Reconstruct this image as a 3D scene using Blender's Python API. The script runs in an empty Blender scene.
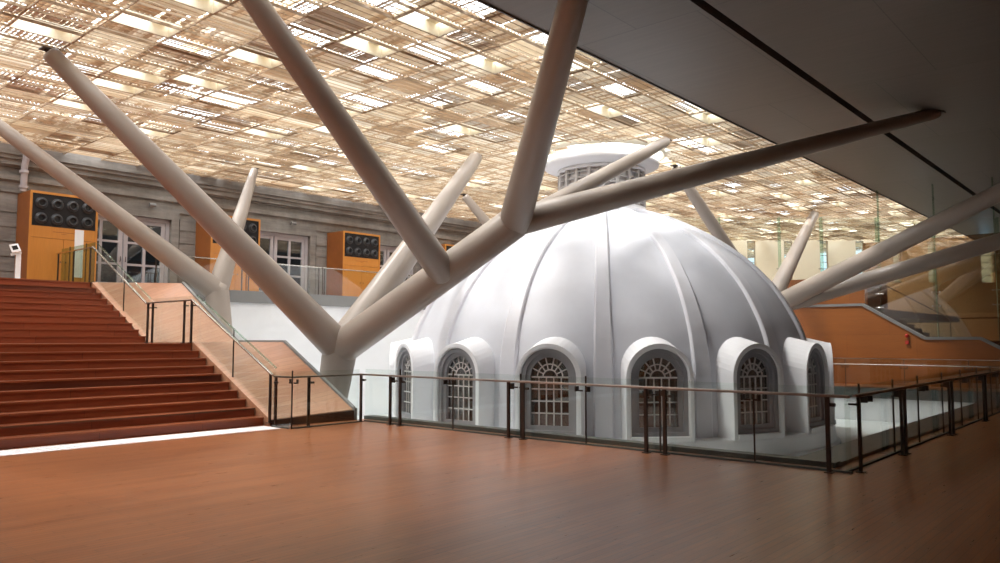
import bpy, bmesh, math, random
from mathutils import Vector, Matrix
random.seed(7)
PI = math.pi
C = bpy.context.scene.collection
S = bpy.context.scene

# ------------------------------------------------------------------ materials
def newmat(name):
    m = bpy.data.materials.new(name); m.use_nodes = True
    nt = m.node_tree; nt.nodes.clear()
    out = nt.nodes.new('ShaderNodeOutputMaterial')
    return m, nt, out

def principled(nt, out, col=(.8, .8, .8), rough=.5, metal=0., spec=.5, coat=0., coat_rough=.1):
    b = nt.nodes.new('ShaderNodeBsdfPrincipled')
    b.inputs['Base Color'].default_value = (*col, 1)
    b.inputs['Roughness'].default_value = rough
    b.inputs['Metallic'].default_value = metal
    b.inputs['Specular IOR Level'].default_value = spec
    b.inputs['Coat Weight'].default_value = coat
    b.inputs['Coat Roughness'].default_value = coat_rough
    nt.links.new(b.outputs[0], out.inputs[0])
    return b

def coords(nt, scale=(1, 1, 1), rot=(0, 0, 0)):
    tc = nt.nodes.new('ShaderNodeTexCoord')
    mp = nt.nodes.new('ShaderNodeMapping')
    mp.inputs['Scale'].default_value = scale
    mp.inputs['Rotation'].default_value = rot
    nt.links.new(tc.outputs['Object'], mp.inputs['Vector'])
    return mp.outputs['Vector']

def noise(nt, vec, scale, detail=4, rough=.6):
    n = nt.nodes.new('ShaderNodeTexNoise')
    n.inputs['Scale'].default_value = scale
    n.inputs['Detail'].default_value = detail
    n.inputs['Roughness'].default_value = rough
    nt.links.new(vec, n.inputs['Vector'])
    return n.outputs['Fac']

def ramp(nt, fac, stops):
    r = nt.nodes.new('ShaderNodeValToRGB')
    el = r.color_ramp.elements
    while len(el) > len(stops): el.remove(el[-1])
    while len(el) < len(stops): el.new(1.)
    for e, (p, c) in zip(el, stops):
        e.position = p; e.color = (*c, 1)
    nt.links.new(fac, r.inputs[0])
    return r.outputs[0]

def mix(nt, a, b, fac, mode='MIX'):
    m = nt.nodes.new('ShaderNodeMix'); m.data_type = 'RGBA'; m.blend_type = mode
    if isinstance(fac, (int, float)): m.inputs[0].default_value = fac
    else: nt.links.new(fac, m.inputs[0])
    for v, s in ((a, m.inputs[6]), (b, m.inputs[7])):
        if isinstance(v, tuple): s.default_value = (*v, 1)
        else: nt.links.new(v, s)
    return m.outputs[2]

def bump(nt, h, bsdf, strength=.2, dist=.02):
    b = nt.nodes.new('ShaderNodeBump')
    b.inputs['Strength'].default_value = strength
    b.inputs['Distance'].default_value = dist
    nt.links.new(h, b.inputs['Height'])
    nt.links.new(b.outputs[0], bsdf.inputs['Normal'])

def painted(name, col, rough=.6, var=.08, scale=1.5, metal=0., spec=.5, b=.05, stretch=(1, 1, 1)):
    m, nt, out = newmat(name)
    p = principled(nt, out, col, rough, metal, spec)
    v = coords(nt, stretch)
    n = noise(nt, v, scale, 6)
    lo = tuple(max(0, c * (1 - var)) for c in col); hi = tuple(min(1, c * (1 + var)) for c in col)
    nt.links.new(ramp(nt, n, [(.3, lo), (.7, hi)]), p.inputs['Base Color'])
    n2 = noise(nt, v, scale * 18, 3)
    if b: bump(nt, n2, p, b, .01)
    return m

def planks(name, c1, c2, c3, pw, pl, along='Y', rough=.3, coat=.3, joint=(.1, .05, .03), spec=.5, grain=.35, jw=.004):
    """boards pw wide and pl long running along one axis"""
    m, nt, out = newmat(name)
    p = principled(nt, out, c1, rough, 0, spec, coat, .12)
    rot = (0, 0, 0) if along == 'X' else (0, 0, PI / 2)
    if along == 'Z': rot = (0, PI / 2, 0)
    if along == 'YZ': rot = (PI / 2, 0, PI / 2)
    if along == 'XZ': rot = (PI / 2, 0, 0)
    v = coords(nt, (1, 1, 1), rot)
    br = nt.nodes.new('ShaderNodeTexBrick')
    br.offset = .37; br.offset_frequency = 3
    br.inputs['Scale'].default_value = 1
    br.inputs['Brick Width'].default_value = pl
    br.inputs['Row Height'].default_value = pw
    br.inputs['Mortar Size'].default_value = jw
    br.inputs['Mortar Smooth'].default_value = .3
    br.inputs['Bias'].default_value = 0
    br.inputs['Color1'].default_value = (*c1, 1)
    br.inputs['Color2'].default_value = (*c2, 1)
    br.inputs['Mortar'].default_value = (*joint, 1)
    nt.links.new(v, br.inputs['Vector'])
    mp = nt.nodes.new('ShaderNodeMapping'); mp.inputs['Scale'].default_value = (1.2, 14, 14)
    nt.links.new(v, mp.inputs['Vector'])
    g = noise(nt, mp.outputs[0], 2.2, 5, .65)
    big = noise(nt, mp.outputs[0], .25, 3, .5)
    gm = ramp(nt, g, [(.35, (.35, .35, .35)), (.7, (1, 1, 1))])
    col = mix(nt, br.outputs['Color'], c3, ramp(nt, big, [(.35, (0, 0, 0)), (.75, (.75, .75, .75))]))
    col = mix(nt, col, gm, grain, 'MULTIPLY')
    nt.links.new(col, p.inputs['Base Color'])
    rr = nt.nodes.new('ShaderNodeMapRange')
    rr.inputs[3].default_value = rough * .75; rr.inputs[4].default_value = rough * 1.35
    nt.links.new(g, rr.inputs[0]); nt.links.new(rr.outputs[0], p.inputs['Roughness'])
    bump(nt, g, p, .02, .01)
    return m

def clear_glass(name, tint, spec=.045, rough=.0, gain=.75):
    """sheet glass: passes light straight through with a tint, mirrors by angle"""
    m, nt, out = newmat(name)
    t = nt.nodes.new('ShaderNodeBsdfTransparent'); t.inputs[0].default_value = (*tint, 1)
    g = nt.nodes.new('ShaderNodeBsdfGlossy'); g.inputs['Color'].default_value = (1, 1, 1, 1)
    g.inputs['Roughness'].default_value = rough
    f = nt.nodes.new('ShaderNodeLayerWeight'); f.inputs[0].default_value = .5
    pw = nt.nodes.new('ShaderNodeMath'); pw.operation = 'POWER'; pw.inputs[1].default_value = 4
    nt.links.new(f.outputs['Facing'], pw.inputs[0])
    r = nt.nodes.new('ShaderNodeMapRange')
    r.inputs[3].default_value = spec; r.inputs[4].default_value = gain
    nt.links.new(pw.outputs[0], r.inputs[0])
    mx = nt.nodes.new('ShaderNodeMixShader')
    nt.links.new(r.outputs[0], mx.inputs[0])
    nt.links.new(t.outputs[0], mx.inputs[1]); nt.links.new(g.outputs[0], mx.inputs[2])
    nt.links.new(mx.outputs[0], out.inputs[0])
    return m

M = {}
M['floor'] = planks('polished floor boards', (.37, .125, .042), (.29, .088, .028), (.42, .16, .058), .075, 1.1, 'Y', .29, .0, (.13, .04, .016), spec=.45, jw=.004, grain=.6)
M['stair'] = planks('red stair timber', (.31, .068, .023), (.25, .05, .017), (.35, .085, .03), .12, 1.8, 'Y', .38, .15, (.07, .015, .008))
M['nosing'] = planks('stair nosing timber', (.30, .078, .03), (.26, .065, .024), (.32, .09, .035), .3, 1.8, 'Y', .3, .2)
M['incline'] = planks('pale incline boards', (.50, .27, .16), (.42, .20, .11), (.46, .21, .12), .12, 1.6, 'Y', .35, .15, (.25, .12, .07), grain=.25)
M['veneer'] = planks('orange timber panels', (.30, .095, .016), (.27, .083, .013), (.33, .11, .02), .92, 2.4, 'XZ', .42, .1, (.2, .06, .012), grain=.18, jw=.006)
M['cab'] = planks('amber cabinet timber', (.56, .22, .035), (.52, .20, .03), (.60, .25, .045), 1.2, 4., 'YZ', .4, .1, (.5, .2, .03), grain=.15)
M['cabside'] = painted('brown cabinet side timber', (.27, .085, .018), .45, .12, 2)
M['white'] = painted('white plaster', (.78, .79, .80), .75, .03, 1.2)
M['dome'] = painted('white dome render', (.60, .61, .655), .62, .05, .9, b=.12)
M['domerib'] = painted('white rib render', (.65, .65, .69), .6, .04, 1.3)
M['dormer'] = painted('bright white dormer paint', (.74, .74, .76), .6, .02, 1.5)
M['wframe'] = painted('grey window frame paint', (.25, .245, .26), .6, .06, 4)
M['muntin'] = painted('pale window bars', (.46, .44, .43), .6, .05, 4)
M['pit'] = painted('pale pit floor screed', (.60, .62, .62), .7, .1, .8)
M['deckedge'] = painted('dark grey deck edging', (.07, .08, .075), .5, .1, 2)
M['fascia'] = painted('grey balcony fascia', (.20, .20, .195), .6, .05, 2)
M['pipe'] = painted('satin beige steel paint', (.34, .288, .245), .34, .05, 1.1, spec=.5, b=.02)
M['bronze'] = painted('dark bronze metal', (.085, .065, .055), .38, .1, 8, metal=.85, b=0)
M['rail'] = painted('brushed bronze handrail', (.36, .30, .26), .3, .08, 8, metal=.9, b=0)
M['steel'] = painted('satin stainless steel', (.62, .58, .54), .25, .05, 8, metal=1., b=0)
M['slatA'] = painted('pale gold slats', (.73, .64, .50), .5, .1, 2.3, b=0)
M['slatB'] = painted('champagne slats', (.76, .70, .59), .5, .1, 2.3, b=0)
M['slatC'] = painted('bronze slats', (.50, .37, .24), .5, .12, 2.3, b=0)
M['grid'] = painted('brown lattice grid', (.42, .31, .20), .55, .1, 3, b=0)
M['well'] = painted('cream light well lining', (.85, .78, .62), .6, .04, 2, b=0)
M['cream'] = painted('cream wall paint', (.90, .79, .62), .75, .04, .6)
M['black'] = painted('black rubber', (.012, .012, .014), .45, .1, 6, b=0)
M['panelblk'] = painted('charcoal metal panel', (.022, .02, .02), .7, .15, 5, b=0, spec=.2)
M['nozzle'] = painted('dark grey nozzle metal', (.04, .04, .042), .45, .1, 6, metal=.2, b=0)
M['doorpaint'] = painted('lilac grey door paint', (.40, .37, .38), .6, .06, 3)
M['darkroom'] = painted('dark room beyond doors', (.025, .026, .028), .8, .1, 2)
M['darkwood'] = painted('dark brown skirting', (.06, .027, .014), .45, .15, 4)
M['red'] = painted('red enamel', (.45, .03, .02), .4, .05, 4, b=0)
M['sheet'] = painted('white sheet', (.82, .83, .84), .5, .02, 4, b=0)
M['tactile'] = painted('white tactile surface', (.80, .76, .76), .55, .04, 5)
M['void'] = painted('black slot lining', (.004, .004, .004), .9, .1, 5, b=0)
M['inner'] = painted('brick red inner wall', (.26, .10, .07), .8, .2, 2.)
M['brown'] = painted('brown landing carpet', (.16, .10, .07), .9, .1, 3)
M['glass'] = clear_glass('faint green sheet glass', (.945, .975, .96), .03, 0, .6)
M['edge'] = clear_glass('green glass fin', (.72, .83, .77), .05, 0, .5)
M['tint'] = clear_glass('bronze tinted glass', (.60, .47, .33), .16, .02, .85)
M['pane'] = clear_glass('window pane glass', (.60, .62, .62), .09, .0, .8)

def stone():
    m, nt, out = newmat('weathered grey stone')
    p = principled(nt, out, (.3, .28, .26), .85)
    v = coords(nt, (1, .22, 1.5)); n = noise(nt, v, 2.2, 8, .7)
    v2 = coords(nt, (1, 1, .35)); n2 = noise(nt, v2, 1.1, 6, .65)
    a = ramp(nt, n, [(.3, (.15, .135, .12)), (.55, (.26, .24, .215)), (.75, (.36, .33, .30))])
    b = ramp(nt, n2, [(.3, (.55, .52, .5)), (.62, (1, 1, 1))])
    nt.links.new(mix(nt, a, b, .8, 'MULTIPLY'), p.inputs['Base Color'])
    bump(nt, n, p, .4, .02)
    return m
M['stone'] = stone()

def soffit_mat():
    m, nt, out = newmat('grey brown soffit boards')
    p = principled(nt, out, (.3, .27, .25), .42, 0, .4)
    v = coords(nt, (1, 1, 1), (0, 0, 0))
    br = nt.nodes.new('ShaderNodeTexBrick'); br.offset = .5
    br.inputs['Scale'].default_value = 1
    br.inputs['Brick Width'].default_value = 2.4; br.inputs['Row Height'].default_value = 6.
    br.inputs['Mortar Size'].default_value = .01
    br.inputs['Color1'].default_value = (.17, .143, .12, 1); br.inputs['Color2'].default_value = (.155, .13, .108, 1)
    br.inputs['Mortar'].default_value = (.10, .085, .07, 1)
    nt.links.new(v, br.inputs['Vector'])
    mp = nt.nodes.new('ShaderNodeMapping'); mp.inputs['Scale'].default_value = (.5, 10, 1)
    nt.links.new(v, mp.inputs['Vector'])
    n = noise(nt, mp.outputs[0], 1.2, 5)
    g = ramp(nt, n, [(.3, (.78, .78, .78)), (.7, (1, 1, 1))])
    nt.links.new(mix(nt, br.outputs['Color'], g, .6, 'MULTIPLY'), p.inputs['Base Color'])
    return m
M['soffit'] = soffit_mat()

def emit(name, col, s):
    m, nt, out = newmat(name)
    e = nt.nodes.new('ShaderNodeEmission'); e.inputs[0].default_value = (*col, 1); e.inputs[1].default_value = s
    nt.links.new(e.outputs[0], out.inputs[0]); return m
M['lamp'] = emit('lamp diffuser', (1, .95, .85), 2.5)

# ------------------------------------------------------------------ mesh builder
class MB:
    def __init__(s): s.v = []; s.f = []; s.mi = []; s.mats = []; s.sm = []
    def mat(s, m):
        if m is None: return 0
        if m not in s.mats: s.mats.append(m)
        return s.mats.index(m)
    def add(s, vs, fs, m=None, smooth=False):
        o = len(s.v); s.v += [tuple(v) for v in vs]; k = s.mat(m)
        for f in fs:
            s.f.append(tuple(i + o for i in f)); s.mi.append(k); s.sm.append(smooth)
    def box(s, x0, x1, y0, y1, z0, z1, m=None):
        vs = [(x0, y0, z0), (x1, y0, z0), (x1, y1, z0), (x0, y1, z0), (x0, y0, z1), (x1, y0, z1), (x1, y1, z1), (x0, y1, z1)]
        s.add(vs, BOXF, m)
    def obox(s, c, ax, ay, az, m=None):
        """box by centre and three half-extent vectors"""
        c, ax, ay, az = map(Vector, (c, ax, ay, az)); vs = []
        for k in (-1, 1):
            for i, j in ((-1, -1), (1, -1), (1, 1), (-1, 1)): vs.append(c + ax * i + ay * j + az * k)
        s.add(vs, BOXF, m)
    def bar(s, a, b, w, h, m=None, up=(0, 0, 1)):
        a, b = Vector(a), Vector(b); d = (b - a); L = d.length; d.normalize()
        u = Vector(up); sd = d.cross(u)
        if sd.length < 1e-4: sd = Vector((1, 0, 0))
        sd.normalize(); u = sd.cross(d)
        s.obox((a + b) / 2, d * L / 2, sd * w / 2, u * h / 2, m)
    def tube(s, pts, rs, n=16, m=None, cap=True):
        pts = [Vector(p) for p in pts]; rings = []
        d0 = (pts[1] - pts[0]).normalized()
        ref = Vector((0, 0, 1)) if abs(d0.z) < .9 else Vector((1, 0, 0))
        sd = d0.cross(ref).normalized()
        vs = []
        for i, p in enumerate(pts):
            if i == 0: d = pts[1] - pts[0]
            elif i == len(pts) - 1: d = pts[-1] - pts[-2]
            else: d = (pts[i + 1] - pts[i]).normalized() + (pts[i] - pts[i - 1]).normalized()
            d.normalize(); sd = (sd - d * sd.dot(d)).normalized(); u = d.cross(sd)
            for k in range(n):
                a = 2 * PI * k / n
                vs.append(p + (sd * math.cos(a) + u * math.sin(a)) * rs[i])
        fs = []
        for i in range(len(pts) - 1):
            for k in range(n):
                fs.append((i * n + k, i * n + (k + 1) % n, (i + 1) * n + (k + 1) % n, (i + 1) * n + k))
        s.add(vs, fs, m, True)
        if cap:
            o = len(pts) * n
            s.add(vs[:n], [tuple(reversed(range(n)))], m); s.add(vs[-n:], [tuple(range(n))], m)
    def lathe(s, prof, c=(0, 0), n=64, m=None, a0=0, a1=2 * PI, smooth=True):
        vs = []; full = abs(a1 - a0 - 2 * PI) < 1e-6; cnt = n if full else n + 1
        for r, z in prof:
            for k in range(cnt):
                a = a0 + (a1 - a0) * k / n
                vs.append((c[0] + r * math.cos(a), c[1] + r * math.sin(a), z))
        fs = []
        for i in range(len(prof) - 1):
            for k in range(n):
                k2 = (k + 1) % cnt
                fs.append((i * cnt + k, i * cnt + k2, (i + 1) * cnt + k2, (i + 1) * cnt + k))
        s.add(vs, fs, m, smooth)
    def prism(s, poly, fn, d0, d1, m=None):
        """poly = 2D outline, fn(u, v, d) -> 3D point"""
        n = len(poly)
        vs = [fn(u, v, d0) for u, v in poly] + [fn(u, v, d1) for u, v in poly]
        fs = [tuple(range(n))[::-1], tuple(range(n, 2 * n))]
        fs += [(i, (i + 1) % n, (i + 1) % n + n, i + n) for i in range(n)]
        s.add(vs, fs, m)
    def ring(s, outer, inner, fn, d0, d1, m=None):
        """closed band between two outlines with the same number of points"""
        n = len(outer)
        vs = [fn(u, v, d) for d in (d0, d1) for pl in (outer, inner) for u, v in pl]
        fs = []
        for i in range(n):
            j = (i + 1) % n
            fs += [(i, j, n + j, n + i), (2 * n + i, 3 * n + i, 3 * n + j, 2 * n + j),
                   (i, 2 * n + i, 2 * n + j, j), (n + i, n + j, 3 * n + j, 3 * n + i)]
        s.add(vs, fs, m)
    def build(s, name, m=None, parent=None, loc=None, bevel=0, fix=True):
        me = bpy.data.meshes.new(name)
        me.from_pydata(s.v, [], s.f)
        mats = s.mats or [m]
        for x in mats: me.materials.append(x)
        me.polygons.foreach_set('material_index', s.mi); me.polygons.foreach_set('use_smooth', s.sm)
        me.update()
        if fix and len(s.f) < 20000:
            bm = bmesh.new(); bm.from_mesh(me)
            bmesh.ops.recalc_face_normals(bm, faces=bm.faces); bm.to_mesh(me); bm.free()
        o = bpy.data.objects.new(name, me); C.objects.link(o)
        if parent:
            o.parent = parent
            o.location = -parent.location if loc is None else loc
            if parent.parent and loc is None: o.location = (0, 0, 0) if parent.location == -parent.parent.location else -parent.location
        elif loc is not None: o.location = loc
        if bevel:
            b = o.modifiers.new('bevel', 'BEVEL'); b.width = bevel; b.segments = 2; b.limit_method = 'ANGLE'
        return o
BOXF = [(0, 3, 2, 1), (4, 5, 6, 7), (0, 1, 5, 4), (1, 2, 6, 5), (2, 3, 7, 6), (3, 0, 4, 7)]

def tag(o, label, cat, group=None, kind=None):
    o['label'] = label; o['category'] = cat
    if group: o['group'] = group
    if kind: o['kind'] = kind
    return o
def thing(name, label, cat, loc=(0, 0, 0), group=None):
    o = bpy.data.objects.new(name, None); C.objects.link(o); o.location = loc; o.empty_display_size = .3
    return tag(o, label, cat, group)
def struct(name, mb, m=None, label=None, **k):
    o = mb.build(name, m, **k); o['kind'] = 'structure'
    if label: o['label'] = label; o['category'] = name.split('_')[0].split('.')[0]
    return o
def quick(x0, x1, y0, y1, z0, z1, m=None):
    b = MB(); b.box(x0, x1, y0, y1, z0, z1, m); return b

H = 7.3           # underside of the ceilings
UP = 3.2          # upper level
PIT = -1.1        # floor round the foot of the dome
EX = -8.55        # edge between lattice and soffit

# ------------------------------------------------------------------ floors
b = MB()
b.box(-13.6, 4, -12, 8.5, -.3, 0); b.box(-12.98, 4, 8.5, 10.5, -.3, 0); b.box(-3.45, 4, 10.5, 34.5, -.3, 0)
struct('floor', b, M['floor'], 'polished red brown timber deck in front of the dome')
b = MB(); b.box(-22.5, -3.45, 28.6, 31, -.3, 0)
struct('floor', b, M['floor'], 'timber walkway behind the dome')
b = MB()
b.box(-12.98, -3.45, 10.5, 10.72, -.32, .07); b.box(-4.05, -3.45, 10.72, 28.38, -.32, .05); b.box(-22.5, -3.45, 28.38, 28.6, -.32, .02)
struct('trim_1', b, M['deckedge'], 'dark grey edging strip along the deck around the pit')
b = MB(); b.box(-22.6, -3.6, 10.3, 28.5, PIT - .2, PIT)
struct('floor', b, M['pit'], 'pale floor of the sunken pit around the dome')
b = MB()
b.box(-25.7, -22.2, -12, 8.5, UP - .35, UP); b.prism([(-25.7, 8.5), (-22.0, 8.5), (-20.5, 10.25), (-25.7, 10.25)], lambda u, v, d: (u, v, d), UP - .35, UP); b.box(-25.7, -22.5, 10.25, 48, UP - .35, UP)
struct('floor', b, M['incline'], 'upper gallery floor along the old stone facade')
b = MB(); b.box(-22.5, -22.42, 10.25, 31, UP - .36, UP + .02)
struct('trim_2', b, M['fascia'], 'grey fascia along the edge of the upper gallery')
# pit walls
b = MB(); b.box(-22.75, -22.5, 10.25, 31, PIT, UP - .36)
struct('wall_west', b, M['white'], 'white wall below the upper gallery')
b = MB(); b.box(-22.5, -3.8, 28.45, 28.6, PIT, -.32); b.box(-3.95, -3.8, 10.75, 28.4, PIT, -.32)
b.box(-12.98, -3.6, 10.6, 10.75, PIT, -.32)
struct('wall_pit', b, M['white'], 'white walls of the pit under the deck')
# room shell
b = MB(); b.box(4, 4.3, -12, 62, -.3, 8.2); b.box(-3.15, 4, 34.5, 34.7, 0, H)
struct('wall_east', b, M['cabside'])
b = MB(); b.box(-26, 4.3, -12.3, -12, -.3, 8.2)
struct('wall_south', b, M['cabside'])

# ------------------------------------------------------------------ old stone facade
DC = [10.85, 16.45, 22.05, 27.65, 33.25]
DW, DT = 1.5, 5.72
b = MB()
ys = [-12] + [v for c in DC for v in (c - DW, c + DW)] + [52]
for i in range(0, len(ys), 2):
    b.box(-26.1, -25.7, ys[i], ys[i + 1], UP - .3, DT)
b.box(-26.1, -25.7, -12, 52, DT, 8.2)
# string courses and cornice
for z0, z1, d in ((5.98, 6.06, .05), (6.30, 6.34, .03), (6.34, 6.50, .10), (6.72, 6.78, .06), (6.78, 6.95, .16), (6.95, 7.06, .24), (7.06, 8.0, .30)):
    b.box(-25.7, -25.7 + d, -12, 52, z0, z1)
for i in range(0, len(ys), 2):
    z = UP
    while z < DT - .1:
        b.box(-25.7, -25.67, ys[i] + (.3 if i else 0), ys[i + 1] - .3, z + .025, min(z + .41, DT + .1)); z += .435
for c in DC:       # raised door surrounds
    for sgn in (-1, 1):
        b.box(-25.7, -25.64, c + sgn * DW - (0 if sgn > 0 else .26), c + sgn * DW + (.26 if sgn > 0 else 0), UP, DT + .26)
    b.box(-25.7, -25.63, c - DW - .26, c + DW + .26, DT, DT + .26)
struct('wall_facade', b, M['stone'], 'weathered grey stone facade of the old building')
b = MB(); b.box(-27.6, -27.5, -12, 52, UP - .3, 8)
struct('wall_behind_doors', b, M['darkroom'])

def french_door(i, c):
    root = bpy.data.objects.new('door_%d' % i, None); C.objects.link(root)
    root.location = (-25.9, c, UP); root['kind'] = 'structure'
    root['category'] = 'door'
    root['label'] = ['tall glazed double door between the two leftmost timber cabinets', 'tall glazed double door between second and third timber cabinets',
                     'tall glazed double door right of the third timber cabinet, behind the branches'][i - 1] if i < 4 else 'tall glazed double door far along the facade'
    h = DT - UP
    b = MB()
    for sgn in (-1, 1): b.box(-.08, .10, min(sgn * DW, sgn * (DW - .12)), max(sgn * DW, sgn * (DW - .12)), 0, h)
    b.box(-.08, .10, -DW + .12, DW - .12, h - .12, h); b.box(-.06, .06, -DW + .12, DW - .12, 0, .03)
    f = b.build('door_frame', M['doorpaint'], root, (0, 0, 0))
    for sgn in (-1, 1):
        b = MB(); x0, x1 = (.02, DW - .12) if sgn > 0 else (-DW + .12, -.02)
        w = x1 - x0
        b.box(-.03, .05, x0, x0 + .13, .03, h - .12); b.box(-.03, .05, x1 - .13, x1, .03, h - .12)
        b.box(-.03, .05, x0 + w / 2 - .045, x0 + w / 2 + .045, .03, h - .12)
        for z0, z1 in ((.03, .30), (.88, .95), (1.60, 1.67), (h - .24, h - .12)):
            b.box(-.03, .05, x0 + .13, x0 + w / 2 - .045, z0, z1); b.box(-.03, .05, x0 + w / 2 + .045, x1 - .13, z0, z1)
        lf = b.build('door_leaf', M['doorpaint'], root, (0, 0, 0))
        g = quick(0, .008, x0 + .1, x1 - .1, .25, h - .2).build('pane', M['pane'], lf, (0, 0, 0))
        hb = MB(); hy = x0 + .065 if sgn > 0 else x1 - .065
        hb.tube([(.05, hy, 1.0), (.10, hy, 1.0), (.10, hy, 1.16)], [.012] * 3, 8); hb.build('door_handle', M['bronze'], lf, (0, 0, 0))
for i, c in enumerate(DC): french_door(i + 1, c)

# ------------------------------------------------------------------ lattice ceiling
MX, MY = .55, 1.1
X0 = -26.05; NX = int(round((EX - X0) / MX)); Y0 = -5.5; NY = 52
X0 = EX - NX * MX
slots_xy = [(-15.35, 4.9), (-13.97, 6.2), (-12.3, 6.5), (-13.9, 8.3), (-15.85, 8.0), (-16.5, 6.7), (-17.45, 7.55), (-19.85, 7.1), (-10.2, 9.05),
            (-11.65, 8.85), (-10.7, 11.25), (-18.55, 11.25), (-14.6, 14.5), (-10.6, 15.45), (-20.7, 8.95), (-17.3, 12.2)]
slots = set((int((x - X0) / MX), int((y - Y0) / MY)) for x, y in slots_xy)
for _ in range(150):
    i, j = random.randrange(NX), random.randrange(NY)
    if j * MY + Y0 < 9 and (i - 1 and random.random() < .8): continue
    if any(abs(i - a) <= 2 and abs(j - c) <= 1 for a, c in slots): continue
    slots.add((i, j))
DCX, DCY = -13.34, 20.02
OPEN_R = 1.9
def in_open(x, y, m=0): return math.hypot(x - DCX, y - DCY) < OPEN_R + m
lat = MB()
sl_mats = [M['slatA'], M['slatB'], M['slatC']]
for i in range(NX):
    for j in range(NY):
        cx, cy = X0 + (i + .5) * MX, Y0 + (j + .5) * MY
        if in_open(cx, cy) or (i, j) in slots: continue
        # broad drifts of tilt with module-to-module jitter
        w = math.sin(cx * .7 + cy * .31) + math.sin(cy * .53 - cx * .22 + 1.3)
        near = cy < 15
        op = random.random() < (.28 if near else .18) + .06 * w          # module left more open
        t = math.radians(random.uniform(-14, 30) if op else -random.uniform(28, 66))
        cross = random.random() < .2
        mt = random.choices(sl_mats, (5, 5, 2.6 if near else 1.2))[0]
        lift = random.uniform(.005, .05)
        if cross:
            n = 6; sw = .088; t = -t
            for k in range(n):
                if random.random() < .03: continue
                x = cx - MX / 2 + (k + .5) * MX / n; tt = t + random.uniform(-.2, .2)
                lat.obox((x, cy, H + .05 + lift), (math.cos(tt) * sw / 2, 0, math.sin(tt) * sw / 2), (0, MY / 2 - .012, 0), (-math.sin(tt) * .003, 0, math.cos(tt) * .003), mt if random.random() < .6 else random.choice(sl_mats + [M['slatC']]))
        else:
            n = 12; sw = .084
            for k in range(n):
                if random.random() < .05: continue
                y = cy - MY / 2 + (k + .5) * MY / n; tt = t + random.uniform(-.25, .25)
                lat.obox((cx, y, H + .05 + lift), (MX / 2 - .01, 0, random.uniform(-.006, .006)), (0, math.cos(tt) * sw / 2, math.sin(tt) * sw / 2), (0, -math.sin(tt) * .003, math.cos(tt) * .003), mt if random.random() < .6 else random.choice(sl_mats + [M['slatC'], M['grid']]))
g = M['grid']
for i in range(NX):
    for j in range(NY):
        cx, cy = X0 + (i + .5) * MX, Y0 + (j + .5) * MY
        if in_open(cx, cy) or (i, j) in slots: continue
        for k in (-1, 1): lat.box(cx + k * .092 - .007, cx + k * .092 + .007, cy - MY / 2, cy + MY / 2, H + .004, H + .016, g if (i * 7 + j * 3) % 3 else M['slatC'])
def split_bar(fixed, a, c, along):
    """grid bar leaving the round opening free"""
    d = abs(fixed - (DCY if along == 'X' else DCX)); mid = DCX if along == 'X' else DCY
    segs = [(a, c)]
    if d < OPEN_R + .25:
        h = math.sqrt((OPEN_R + .25) ** 2 - d * d); segs = [(a, mid - h), (mid + h, c)]
    for p, q in segs:
        if along == 'X': lat.box(p, q, fixed - .008, fixed + .008, H, H + .035, g)
        else: lat.box(fixed - .008, fixed + .008, p, q, H - .003, H + .045, g)
for i in range(NX + 1): split_bar(X0 + i * MX, Y0, Y0 + NY * MY, 'Y')
for j in range(NY + 1): split_bar(Y0 + j * MY, X0, EX, 'X')
# deep carrier beams above the lattice
for j in range(0, NY + 1, 6): lat.box(X0, EX, Y0 + j * MY - .05, Y0 + j * MY + .05, H + .35, H + .6, M['well']) if not (17 < Y0 + j * MY < 23) else None
struct('ceiling', lat, None, 'golden slatted lattice ceiling letting daylight through', fix=False)
b = MB(); b.lathe([(OPEN_R, H + .5), (OPEN_R, H - .005), (OPEN_R + .06, H - .005), (OPEN_R + .06, H + .5)], (DCX, DCY), 48, None)
struct('trim_3', b, M['well'], 'cream ring around the roof opening over the lantern')
wb = MB()
hx, hy = MX / 2 - .013, MY / 2 - .013
for sx in (-1, 1): wb.box(min(sx * hx, sx * (hx - .02)), max(sx * hx, sx * (hx - .02)), -hy, hy, 0, .26)
for sy in (-1, 1): wb.box(-hx + .02, hx - .02, min(sy * hy, sy * (hy - .02)), max(sy * hy, sy * (hy - .02)), 0, .26)
wb.box(-hx + .02, hx - .02, hy * .35, hy * .35 + .5 * hy, .22, .235)
well0 = None
for (i, j) in sorted(slots, key=lambda s: (s[1], s[0])):
    cx, cy = X0 + (i + .5) * MX, Y0 + (j + .5) * MY
    if in_open(cx, cy, .4) or cx < -25.3 or .7524 * cy - .6587 * cx > 43.2: continue
    if well0 is None: well0 = wb.build('light_well', M['well'], loc=(cx, cy, H)); o = well0
    else: o = well0.copy(); C.objects.link(o); o.location = (cx, cy, H)
    tag(o, 'cream rectangular light well set in the slatted lattice ceiling', 'light well', 'light wells in the lattice ceiling')

# solid soffit to the right with its black slot
b = MB()
b.box(-5.72, 4, -12, 62, H, H + .5); b.box(EX, -5.90, -12, 62, H, H + .5)
b.box(X0 - .4, EX, -12, Y0, H, H + .5)
b.box(EX, EX + .03, Y0, 52, H - .03, H)
struct('ceiling', b, M['soffit'], 'dark smooth boarded soffit on the right')
b = MB(); b.box(-5.95, -5.67, -12, 62, H + .5, H + .6); b.box(-5.90, -5.72, -12, 62, H + .30, H + .5)
struct('trim_4', b, M['void'], 'black slot running through the soffit')

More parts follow.
